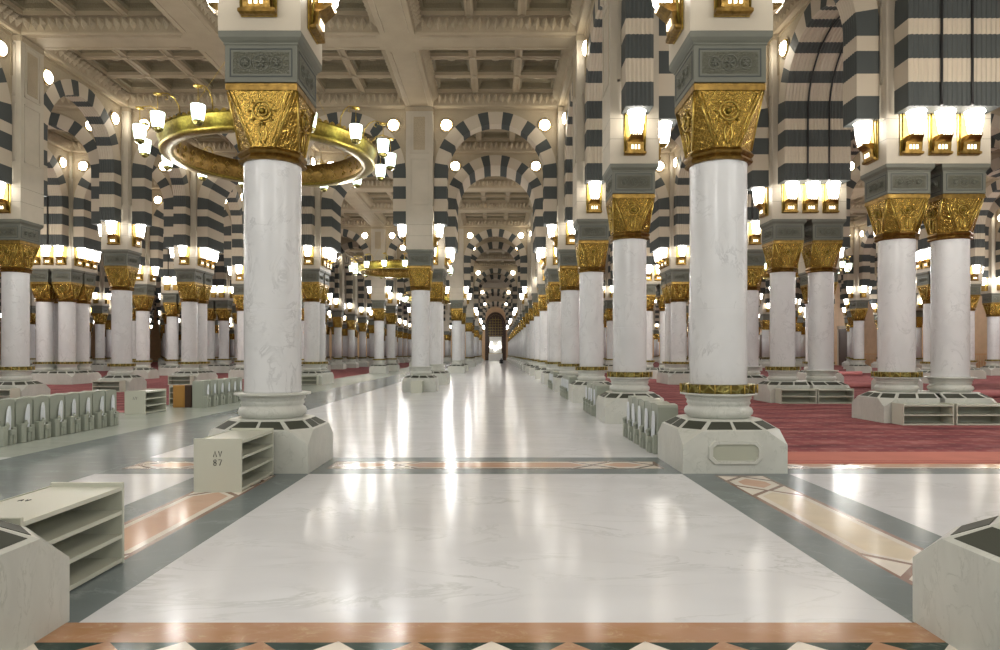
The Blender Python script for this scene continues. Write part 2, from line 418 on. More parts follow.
def m_spandrel(t):
    b = MB()
    H = 3-.526
    for y in (-t, t):
        for i in range(len(ST)-1):
            (_, o1, _), (_, o2, _) = ST[i], ST[i+1]
            if abs(o1[0]-o2[0]) < 1e-6: continue
            b.poly([(o1[0], y, o1[1]-.02), (o1[0], y, ZB), (o2[0], y, ZB), (o2[0], y, o2[1]-.02)], 'carved_stone')
        for s in (-1, 1):
            b.poly([(s*RO, y, 8.5), (s*H, y, 8.5), (s*H, y, ZB), (s*RO, y, ZB)], 'carved_stone')
        # raised border and corner panels
        sy = 1 if y > 0 else -1; ya, yb = sorted((y, y+sy*.03))
        b.box(-H, H, ya, yb, ZB-.09, ZB, 'ceiling_stone')
        for s in (-1, 1):
            xs = sorted((s*H, s*(H-.07))); b.box(xs[0], xs[1], ya, yb, 9.9, ZB-.09, 'ceiling_stone')
            b.tube([(s*1.95+.29*math.cos(a), y+sy*.01, 10.5+.29*math.sin(a)) for a in [2*PI*k/16 for k in range(17)]], .025, 'ceiling_stone', 4)
    return b.mesh('spandrel')
def m_cables(t):
    b = MB(); pts = []
    for sgn, seq in ((1, ST[:len(ST)//2+1]), (-1, ST[:len(ST)//2][::-1])):
        for (ix, iz), _, m in seq:
            k = (RI-.03)/RI; pts.append((sgn*abs(ix)*k, 0, iz if iz < ZC else ZC+(iz-ZC)*k))
    b.tube(pts, .028, 'black', 5)
    return b.mesh('cable')
ARCH = {}
def arch_meshes(t):
    k = round(t, 2)
    if k not in ARCH: ARCH[k] = (m_ring(t), m_spandrel(t), m_cables(t) if t > .5 else None)
    return ARCH[k]
# ------------------------------------------------------------------ lantern, spot
def lantern_parts():
    b = MB()   # gold bracket
    b.box(-.23, .23, -.025, 0, .0, .98, 'gold', .006)
    b.box(-.19, .19, -.045, -.025, .05, .95, 'copper_gold')
    b.grid([[(-w, -.03, z), (-w, -d, z), (w, -d, z), (w, -.03, z)] for w, d, z in ((.21, .09, .0), (.235, .12, .02), (.235, .12, .06), (.175, .12, .075), (.17, .14, .26), (.15, .20, .30), (.13, .28, .36), (.12, .30, .40))], 'copper_gold', closed=True)
    b.poly([(-.21, -.03, 0), (-.21, -.09, 0), (.21, -.09, 0), (.21, -.03, 0)], 'copper_gold')
    b.poly([(-.12, -.03, .40), (-.12, -.30, .40), (.12, -.30, .40), (.12, -.03, .40)], 'copper_gold')
    for q in (-1, 1):
        b.tube([(q*.21, -.05, .06), (q*.215, -.09, .45), (q*.225, -.12, .80), (q*.20, -.06, 1.0)], .018, 'gold_polished', 5)
    for x in (-.07, 0, .07): b.box(x-.018, x+.018, -.145, -.125, .11, .20, 'slot_lit')
    for x in (-.08, -.027, .027, .08): b.box(x-.012, x+.012, -.306, -.27, .365, .39, 'slot_lit')
    g = MB()
    g.lathe([(.10, .40), (.125, .44), (.155, .62), (.175, .80), (.16, .83), (.195, .85), (.195, .93), (.10, .96)], 'glass_lit', 8, c=(0, -.22), smooth=False, rot=PI/8)
    return b.mesh('bracket'), g.mesh('lantern_glass')
LB, LG = lantern_parts()
def far_lantern():
    b = MB(); b.box(-.18, .18, -.2, 0, 0, .38, 'copper_gold'); b.box(-.18, .18, -.03, 0, .38, .98, 'gold')
    b.lathe([(.11, .40), (.17, .78), (.195, .95)], 'glass_lit', 6, c=(0, -.22), smooth=False)
    return b
LFAR = far_lantern().mesh('distant_lantern')
def spot_parts():
    r = MB(); rows = [[(a*math.cos(t), y, a*math.sin(t)) for t in [2*PI*k/20 for k in range(20)]] for a, y in ((.25, 0), (.25, -.05), (.215, -.07), (.205, -.03))]
    r.grid(rows, 'gold', True, closed=True)
    g = MB(); rows = [[(a*math.cos(t), y, a*math.sin(t)) for t in [2*PI*k/16 for k in range(16)]] for a, y in ((.208, -.03), (.205, -.07), (.16, -.12), (.08, -.145))]
    g.grid(rows, 'lens_lit', True, closed=True); g.poly(rows[-1], 'lens_lit')
    return r.mesh('rim'), g.mesh('lens')
SR, SL = spot_parts()

# ------------------------------------------------------------------ layout of the hall
XG = [(-64.1,), (-58.1,), (-52.1,), (-46.1,), (-40.1,), (-34.1,), (-28.1,), (-22.1, -21.0), (-15.0,), (-9.0,), (-3.0,), (3.0,), (8.97, 10.17), (16.1,), (22.1,), (28.1,), (34.1,), (40.1,)]
XI = {-58.1, -52.1, -34.1, -28.1, -9.0, -3.0, 16.1, 22.1}
YG = [(3.14,), (9.1,), (15.1,), (21.1,), (27.1,), (33.1, 34.2), (40.2,), (46.2,), (52.2,), (58.2,), (64.2,), (70.2,), (76.2,), (82.2,), (88.2,), (94.2,), (100.2,), (106.2,), (112.2,), (118.2,), (124.2,), (130.2,), (136.2,), (142.2,)]
YI = {15.1, 21.1, 40.2, 46.2, 64.2, 70.2, 88.2, 94.2, 112.2, 118.2, 136.2, 142.2}
def present(i, j):
    if not (0 <= i < len(XG) and 0 <= j < len(YG)): return False
    return not (XG[i][0] in XI and YG[j][0] in YI)
def side(x): return 'carpet' if x > 0 else 'grey band'
xs_all = sorted(x for g in XG for x in g)
RIGHT = [x for x in xs_all if x > 0]; LEFT = sorted([x for x in xs_all if x < 0], key=lambda x: -x)
def rowphrase(x):
    r = (RIGHT if x > 0 else LEFT).index(x)+1
    return '%s %s-side row' % (ordn(r), 'carpet' if x > 0 else 'band')
items = []    # dict(kind, loc, rz, data..., proxies)
def add(kind, loc, rz=0, **kw):
    d = dict(kind=kind, loc=Vector(loc), rz=rz, **kw); items.append(d); return d
cols = {}; piers = {}
for i, xg in enumerate(XG):
    for j, yg in enumerate(YG):
        if not present(i, j): continue
        cx = (xg[0]+xg[-1])/2; cy = (yg[0]+yg[-1])/2; hx = .526+(xg[-1]-xg[0])/2; hy = .526+(yg[-1]-yg[0])/2
        if abs(cx) > .80*(cy+8): continue
        cs = []
        for a, x in enumerate(xg):
            for bq, y in enumerate(yg):
                v = 'l' if len(xg) > 1 and a == 0 else 'r' if len(xg) > 1 else 's'
                c = add('column', (x, y, 0), v=v, x=x, y=y, i=i, j=j); cs.append(c); cols[(x, y)] = c
        p = add('pier', (cx, cy, DZ), hx=hx, hy=hy, i=i, j=j, cols=cs); piers[(i, j)] = p
        for c in cs: c['pier'] = p
for (i, j), p in list(piers.items()):
    nb = {'+x': piers.get((i+1, j)), '-x': piers.get((i-1, j)), '+y': piers.get((i, j+1)), '-y': piers.get((i, j-1))}
    cx, cy, _ = p['loc']
    for d, q in nb.items():
        on = present(*{'+x': (i+1, j), '-x': (i-1, j), '+y': (i, j+1), '-y': (i, j-1)}[d])
        if d == '-y' and j == 0: on = True
        if not on: continue
        half = p['hx'] if d[1] == 'y' else p['hy']
        offs = (0,) if half < .6 else (-.62, 0, .62)
        for n_, o in enumerate(offs):
            if d == '-y': loc, rz = (cx+o, cy-p['hy']-.002, 5.70+DZ), 0
            elif d == '+y': loc, rz = (cx+o, cy+p['hy']+.002, 5.70+DZ), PI
            elif d == '-x': loc, rz = (cx-p['hx']-.002, cy+o, 5.70+DZ), -PI/2
            else: loc, rz = (cx+p['hx']+.002, cy+o, 5.70+DZ), PI/2
            add('lantern', loc, rz, pier=p, d=d, n=n_, of=len(offs))
    for d in ('+x', '+y'):
        q = nb[d]
        if q is None: continue
        if d == '+x':
            a = add('arch', ((cx+p['hx']+q['loc'].x-q['hx'])/2, cy, DZ), 0, t=.26 if p['hy'] < .6 else .95, p=p, q=q, d=d)
        else:
            a = add('arch', (cx, (cy+p['hy']+q['loc'].y-q['hy'])/2, DZ), PI/2, t=.26 if p['hx'] < .6 else .95, p=p, q=q, d=d)
        for s in (-1, 1):
            for u in (-1, 1):
                lx, ly = u*1.95, s*(a['t']+.002); c_, s_ = math.cos(a['rz']), math.sin(a['rz'])
                add('spot', (a['loc'].x+lx*c_-ly*s_, a['loc'].y+lx*s_+ly*c_, 10.5+DZ), a['rz']+(0 if s < 0 else PI), arch=a, s=s, u=u)
# ------------------------------------------------------------------ which of them the hall view reaches
V, Fc, own = [], [], []
def pbox(it, x0, x1, y0, y1, z0, z1):
    c_, s_ = math.cos(it['rz']), math.sin(it['rz']); n = len(V); L = it['loc']
    for (x, y, z) in ((x0, y0, z0), (x1, y0, z0), (x1, y1, z0), (x0, y1, z0), (x0, y0, z1), (x1, y0, z1), (x1, y1, z1), (x0, y1, z1)):
        V.append((L.x+x*c_-y*s_, L.y+x*s_+y*c_, L.z+z))
    for f in ((3, 2, 1, 0), (4, 5, 6, 7), (0, 1, 5, 4), (1, 2, 6, 5), (2, 3, 7, 6), (3, 0, 4, 7)): Fc.append(tuple(n+k for k in f)); own.append(it['id'])
def pquad(it, pts):
    c_, s_ = math.cos(it['rz']), math.sin(it['rz']); n = len(V); L = it['loc']
    for x, y, z in pts: V.append((L.x+x*c_-y*s_, L.y+x*s_+y*c_, L.z+z))
    Fc.append(tuple(range(n, n+len(pts)))); own.append(it['id'])
for k, it in enumerate(items):
    it['id'] = k
    if it['kind'] == 'column':
        pbox(it, -.67, .67, -.67, .67, 0, .5); pbox(it, -.42, .42, -.42, .42, 4.0, 5.57)
        for a in range(8):
            t0, t1 = 2*PI*a/8, 2*PI*(a+1)/8
            pquad(it, [(.37*math.cos(t0), .37*math.sin(t0), .5), (.37*math.cos(t1), .37*math.sin(t1), .5), (.37*math.cos(t1), .37*math.sin(t1), 4), (.37*math.cos(t0), .37*math.sin(t0), 4)])
    elif it['kind'] == 'pier': pbox(it, -it['hx'], it['hx'], -it['hy'], it['hy'], 5.57, ZB)
    elif it['kind'] == 'lantern': pbox(it, -.18, .18, -.35, 0, 0, .95)
    elif it['kind'] == 'spot': pbox(it, -.22, .22, -.12, 0, -.22, .22)
    elif it['kind'] == 'arch':
        t = it['t']
        for q in range(len(ST)-1):
            (i1, o1, _), (i2, o2, _) = ST[q], ST[q+1]
            pquad(it, [(i1[0], -t, i1[1]), (i1[0], t, i1[1]), (i2[0], t, i2[1]), (i2[0], -t, i2[1])])
            for y in (-t, t):
                pquad(it, [(i1[0], y, i1[1]), (o1[0], y, o1[1]), (o2[0], y, o2[1]), (i2[0], y, i2[1])])
                if abs(o1[0]-o2[0]) > 1e-6: pquad(it, [(o1[0], y, o1[1]), (o1[0], y, ZB), (o2[0], y, ZB), (o2[0], y, o2[1])])
n = len(V); V += [(-90, -20, ZB+.3), (60, -20, ZB+.3), (60, 160, ZB+.3), (-90, 160, ZB+.3), (-90, -20, 0), (60, -20, 0), (60, 160, 0), (-90, 160, 0)]
Fc += [(n, n+1, n+2, n+3), (n+4, n+5, n+6, n+7)]; own += [-1, -1]
tree = BVHTree.FromPolygons(V, Fc)
def shoot(ox, oy, oz, step):
    hits = {}
    o = Vector((ox, oy, oz))
    y = step/2
    while y < 650:
        x = step/2
        while x < 1000:
            loc, nrm, idx, dist = tree.ray_cast(o, Vector(((x-VPX)/F, 1, (VPY-y)/F)))
            if idx is not None and own[idx] >= 0: hits[own[idx]] = hits.get(own[idx], 0)+1
            x += step
        y += step
    return hits
H0 = shoot(0, 0, EYE, 1.0)
H1 = {}
for dx in (-.7, .7):
    for k, v in shoot(dx, 0, EYE, 3.0).items(): H1[k] = H1.get(k, 0)+v
for it in items: it['px'] = H0.get(it['id'], 0); it['keep'] = it['px'] >= 2 or H1.get(it['id'], 0) >= 6
for it in items:
    if it['kind'] == 'spot' or it['kind'] == 'lantern': it['keep'] = it['px'] >= 2 or H1.get(it['id'], 0) >= 1 and it['loc'].y < 30
for it in items:
    if it['kind'] == 'spot' and it['keep']: it['arch']['keep'] = True
for it in items:
    if it['kind'] == 'arch' and it['keep'] and it['loc'].y < 40: it['p']['keep'] = it['q']['keep'] = True
    if it['kind'] == 'lantern' and it['keep']: it['pier']['keep'] = True
    if it['kind'] == 'column' and it['keep'] and it['loc'].y < 60: it['pier']['keep'] = True
for it in items:    # a pier seen overhead keeps what carries it
    if it['kind'] == 'pier' and it['keep'] and not any(c['keep'] for c in it['cols']): it['cols'][0]['keep'] = True

# ordinals of columns in their rows
rows = {}
for it in items:
    if it['kind'] == 'column' and it['keep']: rows.setdefault(it['x'], []).append(it)
for x, r in rows.items():
    r.sort(key=lambda c: c['y'])
    for k, c in enumerate(r): c['ord'] = k+1
def colref(p):
    c = [c for c in p['cols'] if c['keep']]
    if c: c = min(c, key=lambda c: (abs(c['x']), c['y'])); return '%s column, %s' % (ordn(c['ord']), rowphrase(c['x'])), c
    return None, None
def anyref(p):
    s, c = colref(p)
    if s: return s
    c = min(p['cols'], key=lambda c: (abs(c['x']), c['y']))
    k = sum(1 for q in rows.get(c['x'], []) if q['y'] < c['y'])
    return 'gap after %s column, %s' % (ordn(max(k, 1)), rowphrase(c['x']))

def column(it):
    x, y = it['x'], it['y']; far = y > 62
    lab = 'white marble column with gold capital, %s in the %s' % (ordn(it['ord']), rowphrase(x))
    sp = {(3.0, 9.1): 'large near column with framed niche in plinth, beside the red carpet edge',
          (-3.0, 9.1): 'large near column without gold collar, behind the shelf rack numbered 87',
          (-3.0, 3.14): 'cut-off column whose pale plinth stands in front of the near shelf rack',
          (3.0, 3.14): 'cut-off column whose pale plinth ends the near inlaid strip opposite the shelf rack',
          (-3.0, 27.1): 'slim white column standing alone in the hall beyond rack 87, no collar'}
    lab = sp.get((x, y), lab)
    if far:
        o = link('marble_column', ME['far'], None, it['loc']); o.data = ME['far']
    else:
        o = root('marble_column', it['loc'])
        P, Vn = {'s': (P_std, V_std), 'l': (P_l, V_l), 'r': (P_r, V_r)}[it['v']]
        if (x, y) == (3.0, 9.1): P, Vn = P_nic, V_nic
        rz = 0
        if it['v'] == 's' and y == 33.1: P, Vn, rz = P_l, V_l, PI/2
        if it['v'] == 's' and y == 34.2: P, Vn, rz = P_r, V_r, PI/2
        pl = link('plinth', P, o, rz=rz); link('vent_grille', Vn, pl)
        link('base', ME['base'], o)
        if x not in (-3.0, 10.17): link('collar', ME['collar'], o)
        link('shaft', ME['shaft'], o); link('capital', ME['capital'], o); link('impost', ME['impost'], o)
    if (x, y) == (-3.0, 3.14): o.location.x -= .05
    tag(o, lab, 'column', 'marble columns of the hall', 'thing')
FACE = {'-y': 'front', '+y': 'back', '-x': 'band-side face', '+x': 'carpet-side face'}
POS3 = ('band-side one', 'middle one', 'carpet-side one')
lan = sorted([it for it in items if it['kind'] == 'lantern' and it['keep']], key=lambda a: -a['px'])
LMAX = 290
for k, it in enumerate(lan): it['single'] = k < LMAX
farL = MB(); fl = far_lantern()
used = {}
def uniq(lab):
    used[lab] = used.get(lab, 0)+1
    return lab
nlan = 0
for it in items:
    if not it['keep']: continue
    k = it['kind']; far = it['loc'].y > 62
    if k == 'column': column(it)
    elif k == 'pier':
        o = link('arcade_pier', pier_mesh(it['hx'], it['hy']), None, it['loc'])
        tag(o, 'pale stone pier over the ' + anyref(it), 'pier', 'stone piers over the capitals')
    elif k == 'arch':
        r, s, cb = arch_meshes(it['t'])
        o = root('striped_arch', it['loc'], it['rz'])
        link('arch_ring', r, o); link('spandrel', s, o)
        if cb and not far and it['d'] == '+y':
            for yy in (-it['t']/3, it['t']/3): link('cable', cb, o, (0, yy, 0))
        if it['d'] == '+x' : lab = 'striped arch crosswise, from ' + anyref(it['p'] if abs(it['p']['loc'].x) < abs(it['q']['loc'].x) else it['q']) + (', outward' if abs(it['p']['loc'].x) != abs(it['q']['loc'].x) else '')
        else: lab = 'striped arch running deeper from the ' + anyref(it['p'])
        if it['d'] == '+x' and it['p']['loc'].x == -3.0 and it['q']['loc'].x == 3.0: lab = 'striped arch spanning the central aisle at the ' + anyref(it['q'])
        tag(o, lab, 'arch', 'dark and cream striped arches')
    elif k == 'spot':
        o = link('round_spotlight', SL, None, it['loc'], it['rz'])
        if not far: link('rim', SR, o)
        w = ('near' if it['u']*(1 if it['d0'] else 1) < 0 else 'far') if False else None
        a = it['arch']
        if a['d'] == '+x': pos = 'band-side' if it['u'] < 0 else 'carpet-side'
        else: pos = 'nearer' if it['u'] < 0 else 'deeper'
        if a['d'] == '+x': base = a['p'] if abs(a['p']['loc'].x) < abs(a['q']['loc'].x) else a['q']
        else: base = a['p']
        dr = 'crosswise' if a['d'] == '+x' else 'lengthwise'
        tag(o, 'round %s lamp on %s arch at %s' % (pos, dr, anyref(base)), 'lamp', 'round lamps beside the arch crowns')
    elif k == 'lantern' and it['single']:
        if it['loc'].y > 45:
            o = link('wall_lantern', LFAR, None, it['loc'], it['rz'])
        else:
            o = root('wall_lantern', it['loc'], it['rz'])
            link('bracket', LB, o); link('lantern_glass', LG, o)
        lab = 'lit lantern on %s of pier over %s' % (FACE[it['d']], anyref(it['pier']))
        if it['of'] == 3 and it['d'] in ('-y', '+y'): lab = lab.replace('lit lantern', ('lit band-side lantern', 'lit middle lantern', 'lit carpet-side lantern')[it['n']]).replace('pier over ', 'pier at ')
        elif it['of'] == 3: lab = lab.replace('lit lantern', ('nearest lit lantern', 'middle lit lantern', 'deepest lit lantern')[it['n']])
        tag(o, lab, 'lantern', 'lit wall lanterns on the piers'); nlan += 1
    elif k == 'lantern':
        c_, s_ = math.cos(it['rz']), math.sin(it['rz']); n0 = len(farL.v); L = it['loc']
        farL.v += [(L.x+x*c_-y*s_, L.y+x*s_+y*c_, L.z+z) for x, y, z in fl.v]
        for f, m, s in zip(fl.f, fl.m, fl.s): farL.f.append(tuple(n0+q for q in f)); farL.m.append(farL.mi(fl.mats[m])); farL.s.append(s)
if farL.v:
    o = build(farL, 'distant_lanterns'); tag(o, 'countless tiny lit lanterns far away down the hall', 'lanterns', None, 'stuff')
# ------------------------------------------------------------------ chandeliers
def chandelier_parts():
    R = 2.95; n = 72
    ring = MB()
    ring.lathe([(2.60, .02), (2.72, 0), (2.93, .0), (2.98, .03), (2.99, .10), (2.95, .14), (3.02, .40), (3.05, .44), (2.96, .46), (2.86, .42), (2.70, .10), (2.64, .08), (2.60, .02)], 'gold_polished', n, cap=False)
    inner = MB()
    inner.lathe([(2.68, .08), (2.58, .30), (2.52, .62), (2.56, .64), (2.62, .62), (2.74, .10)], 'copper_gold', n, cap=False)
    for k in range(36):
        a = 2*PI*k/36
        for (rr, z, q) in ((2.61, .22, .07), (2.56, .42, .09)):
            inner.tube([((rr-.02)*math.cos(a+q*t/rr), (rr-.02)*math.sin(a+q*t/rr), z+q*u) for t, u in ((1, 0), (0, 1), (-1, 0), (0, -1), (1, 0))], .014, 'gold', 4)
    for k in range(96):
        a = 2*PI*k/96; c, s = math.cos(a), math.sin(a); tx, ty = -s, c; r = 3.03
        pts = [(r*c+tx*u*.09, r*s+ty*u*.09, z) for u, z in ((-1, .43), (1, .43), (.7, .49), (0, .53), (-.7, .49))]
        p2 = [(p[0]-c*.03, p[1]-s*.03, p[2]) for p in pts]
        ring.poly(pts, 'gold'); ring.poly(p2[::-1], 'gold'); ring.grid([pts, p2], 'gold', closed=True)
    arm = MB()   # along +x from the ring
    arm.tube([(2.95, 0, .40), (2.86, 0, .60), (2.90, 0, .80), (3.02, 0, .95), (3.2, 0, 1.02), (3.38, 0, .97), (3.46, 0, .88)], [.03, .022, .02, .018, .016, .016, .014], 'gold', 6)
    arm.tube([(3.46, 0, .9), (3.46, 0, .49)], .010, 'gold', 5)
    arm.lathe([(.02, .87), (.10, .89), (.12, .92), (.03, .96)], 'gold', 10, c=(3.46, 0))
    arm.tube([(3.25+.06*math.cos(t), 0, .90+.06*math.sin(t)) for t in [k*.6 for k in range(9)]], .010, 'gold', 4)
    arm.lathe([(.02, .53), (.08, .50), (.15, .47), (.165, .445)], 'copper_gold', 12, c=(3.46, 0))
    arm.lathe([(.125, .07), (.13, .03), (.09, -.02), (.03, -.05)], 'collar_gold', 12, c=(3.46, 0))
    lamp = MB(); lamp.lathe([(.12, .06), (.15, .20), (.165, .36), (.17, .45)], 'glass_cool', 14, c=(3.46, 0))
    rod = MB(); rod.tube([(2.7, 0, .3), (.25, 0, 4.5), (.2, 0, 5.2)], .006, 'gold', 4)
    return [x.mesh(n_) for x, n_ in ((ring, 'ring'), (inner, 'inner_band'), (arm, 'arm'), (lamp, 'lamp_glass'), (rod, 'hanging_rod'))]
CH = chandelier_parts()
NARM = 16
chand = [(-6.0, 18.1, 'large gold ring chandelier with frosted lamps, behind the column by rack 87'),
         (-6.0, 43.2, 'second gold ring chandelier, beyond the lone slim column of the grey band side'),
         (-6.0, 67.2, 'third gold ring chandelier, small, deep beside the aisle'),
         (-31.1, 43.2, 'gold ring chandelier far off on the grey band side'),
         (19.1, 43.2, 'gold ring chandelier over the carpet behind the double columns')]
for x, y, lab in chand:
    o = root('chandelier', (x, y, 6.62)); tag(o, lab, 'chandelier', 'gold ring chandeliers'); o.scale = (.91,)*3
    link('ring', CH[0], o); link('inner_band', CH[1], o)
    for k in range(4): link('hanging_rod', CH[4], o, rz=PI/4+k*PI/2)
    for k in range(NARM):
        a = link('arm', CH[2], o, rz=2*PI*(k+.5)/NARM); link('lamp_glass', CH[3], a)
# ------------------------------------------------------------------ ceiling
def m_bay():
    b = MB(); H = 6/2-.526; a = 2.37; ZR, ZT = 11.66, 12.0
    sq = lambda h, z: [(-h, -h, z), (h, -h, z), (h, h, z), (-h, h, z)]
    b.grid([sq(H, ZB), sq(H-.03, ZB+.06), sq(H-.03, ZB+.10), sq(H-.10, ZB+.42), sq(H-.10, ZR), sq(a, ZR)], 'ceiling_stone', closed=True)
    # leaf row on the cornice
    n = 19
    for q in range(4):
        R = Matrix.Rotation(q*PI/2, 3, 'Z')
        for k in range(n):
            u = -H+.12+(2*H-.24)*(k+.5)/n; w = (2*H-.24)/n*.46
            T = lambda p: tuple(R @ Vector(p))
            lo, tip = T((u, H-.035, ZB+.09)), T((u+w*.3, H-.30, ZB+.38))
            l, r = T((u-w, H-.06, ZB+.27)), T((u+w, H-.06, ZB+.27)); mid = T((u, H-.20, ZB+.24)); bl, brr = T((u-w*.5, H-.10, ZB+.42)), T((u+w*.8, H-.10, ZB+.42))
            for f in ((lo, r, mid), (lo, mid, l), (mid, r, tip), (l, mid, tip), (r, brr, tip), (l, tip, bl)): b.poly(f, 'carved_stone')
    # 3x3 coffers
    p = 2*a/3; rb = .13
    for i in range(3):
        for j in range(3):
            x0, y0 = -a+i*p, -a+j*p
            def rect(m, z): return [(x0+m, y0+m, z), (x0+p-m, y0+m, z), (x0+p-m, y0+p-m, z), (x0+m, y0+p-m, z)]
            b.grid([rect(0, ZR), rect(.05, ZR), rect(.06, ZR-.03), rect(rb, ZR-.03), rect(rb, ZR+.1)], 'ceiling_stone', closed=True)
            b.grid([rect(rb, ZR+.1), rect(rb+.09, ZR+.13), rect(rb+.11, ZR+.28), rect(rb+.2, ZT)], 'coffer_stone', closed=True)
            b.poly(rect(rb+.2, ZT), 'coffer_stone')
            cx, cy = x0+p/2, y0+p/2
            b.lathe([(.03, ZT-.09), (.16, ZT-.06), (.22, ZT)], 'carved_stone', 8, c=(cx, cy), smooth=False)
    for i in range(4):
        for j in range(4): b.box(-a+i*p-.09, -a+i*p+.09, -a+j*p-.09, -a+j*p+.09, ZR-.06, ZR-.02, 'carved_stone')
    return b.mesh('ceiling')
BAY = m_bay()
bx = [(XG[i][-1]+XG[i+1][0])/2 for i in range(len(XG)-1)]
by = [(YG[j][-1]+YG[j+1][0])/2 for j in range(len(YG)-1)]
for x in bx:
    for y in by:
        if y > 90 or abs(x) > .78*y+6: continue
        if y > 50 and abs(x) > 16: continue
        o = link('ceiling', BAY, None, (x, y, DZ)); o['kind'] = 'structure'
# beams: full grid, bottoms flush, tessellated so that nothing is coplanar twice
b = MB()
Y0, Y1 = -9.0, 149.0
xb = [(g[0]-.526, g[-1]+.526) for g in XG]; yb = [(g[0]-.526, g[-1]+.526) for g in YG]
def beam(x0, x1, y0, y1):
    b.poly([(x0, y0, ZB), (x0, y1, ZB), (x1, y1, ZB), (x1, y0, ZB)], 'ceiling_stone')
for x0, x1 in xb: beam(x0, x1, Y0, Y1)
for y0, y1 in yb:
    for q in range(len(xb)-1): beam(xb[q][1], xb[q+1][0], y0, y1)
for k, (x0, x1) in enumerate(xb):     # raised fillets and blue-grey panel at crossings
    for j in range(len(yb)-1):
        if yb[j][0] > 60 or abs(x0) > 30: continue
        for xx in (x0+.14, x1-.17): b.box(xx, xx+.03, yb[j][1]+.15, yb[j+1][0]-.15, ZB-.02, ZB+.02, 'carved_stone')
for j, (y0, y1) in enumerate(yb):
    for k in range(len(xb)-1):
        if y0 > 60 or abs(xb[k][0]) > 30: continue
        for yy in (y0+.14, y1-.17): b.box(xb[k][1]+.15, xb[k+1][0]-.15, yy, yy+.03, ZB-.02, ZB+.02, 'carved_stone')
b.poly([(-92, Y0, 12.3), (-92, Y1, 12.3), (60, Y1, 12.3), (60, Y0, 12.3)], 'ceiling_stone')
struct(b, 'ceiling').location.z = DZ
# ------------------------------------------------------------------ floor with inlays
f = MB()
def rect(x0, x1, y0, y1, z, mat): f.poly([(x0, y0, z), (x1, y0, z), (x1, y1, z), (x0, y1, z)], mat)
rect(-92, 60, -9, 149, 0, 'floor_white')
z1, z2, z3, z4, z5 = .0008, .0016, .0024, .0032, .0040
rect(-92, -7.0, 9.78, 148, z1, 'floor_pale'); rect(-7.0, -5.0, -9, 148, z2, 'floor_dark')
rect(-5.0, 60, 8.43, 9.77, z1, 'floor_dark')
rect(2.33, 3.67, 3.77, 8.43, z1, 'floor_dark'); rect(-3.67, -2.33, 3.77, 8.43, z1, 'floor_dark')
rect(-60, 50, 2.0, 3.77, z2, 'floor_green'); rect(-60, 50, 3.51, 3.77, z3, 'floor_brown')
for k in range(-14, 15):        # row of cream and orange diamonds, then the next course
    cx = -.02+.4*k; m = 'floor_cream' if k % 2 == 0 else 'floor_brown'
    f.poly([(cx, 3.525, z3), (cx-.2, 3.325, z3), (cx, 3.125, z3), (cx+.2, 3.325, z3)], m)
def inlay(o, ux, uy, L, big, centre):
    """o: start point, u: unit direction along the strip; big: long hexagon filling"""
    vx, vy = -uy, ux; w = .27
    P = lambda u, v, z: (o[0]+ux*u+vx*v, o[1]+uy*u+vy*v, z)
    f.poly([P(.12, -w-.03, z2), P(L-.12, -w-.03, z2), P(L-.12, w+.03, z2), P(.12, w+.03, z2)], 'joint_brown')
    def hexa(u0, u1, g, tip, z, mat):
        W = w-g; f.poly([P(u0+g*1.2, 0, z), P(u0+tip, -W, z), P(u1-tip, -W, z), P(u1-g*1.2, 0, z), P(u1-tip, W, z), P(u0+tip, W, z)], mat)
    s = .82; a0 = .20
    if L < 2: segs = [(a0, L-a0, 0)]
    else: segs = [(a0, a0+s, 0), (a0+s, L-a0-s, 1), (L-a0-s, L-a0, 0)]
    for u0, u1, k in segs:
        hexa(u0, u1, .02, .30, z3, 'floor_cream')
        if k: hexa(u0, u1, .085, .30, z4, big)
        else: hexa(u0, u1, .11, .32, z4, centre)
    for u in ((a0, a0+s, L-a0-s, L-a0) if L > 2 else (a0, L-a0)):
        for sg in (-1, 1):
            e0, e1 = (-.24 if u > a0+.01 else -.05), (.24 if u < L-a0-.01 else .05)
            f.poly([P(u+e0, sg*w, z3), P(u, sg*.045, z3), P(u+e1, sg*w, z3)], 'floor_cream')
inlay((3, 3.77), 0, 1, 4.66, 'floor_sand', 'floor_peach')
inlay((-3, 3.77), 0, 1, 4.66, 'floor_peach', 'floor_cream')
inlay((-2.33, 9.1), 1, 0, 4.66, 'floor_peach', 'floor_peach')
inlay((3.67, 9.1), 1, 0, 4.66, 'floor_peach', 'floor_peach'); inlay((8.33+1.5, 9.1), 1, 0, 4.66, 'floor_peach', 'floor_peach')
inlay((-5.0, 9.1), 1, 0, 1.33, 'floor_peach', 'floor_peach')
struct(f, 'floor')
# carpets
c = MB(); c.box(3.7, 43.5, 10.25, 140, .001, .014, 'carpet'); c.box(3.7, 43.5, 9.2, 10.25, .001, .014, 'carpet_border')
for y in (9.24, 9.36): c.box(3.7, 43.5, y, y+.03, .014, .0145, 'carpet')
tag(build(c, 'carpet'), 'large red patterned carpet with a salmon border strip', 'carpet')
c = MB(); c.box(-60, -9.6, 17.5, 140, .002, .014, 'carpet'); c.box(-60, -9.2, 17.2, 17.5, .002, .014, 'carpet_back')
tag(build(c, 'carpet'), 'red carpet behind the row of grey stands on the grey band side', 'carpet')
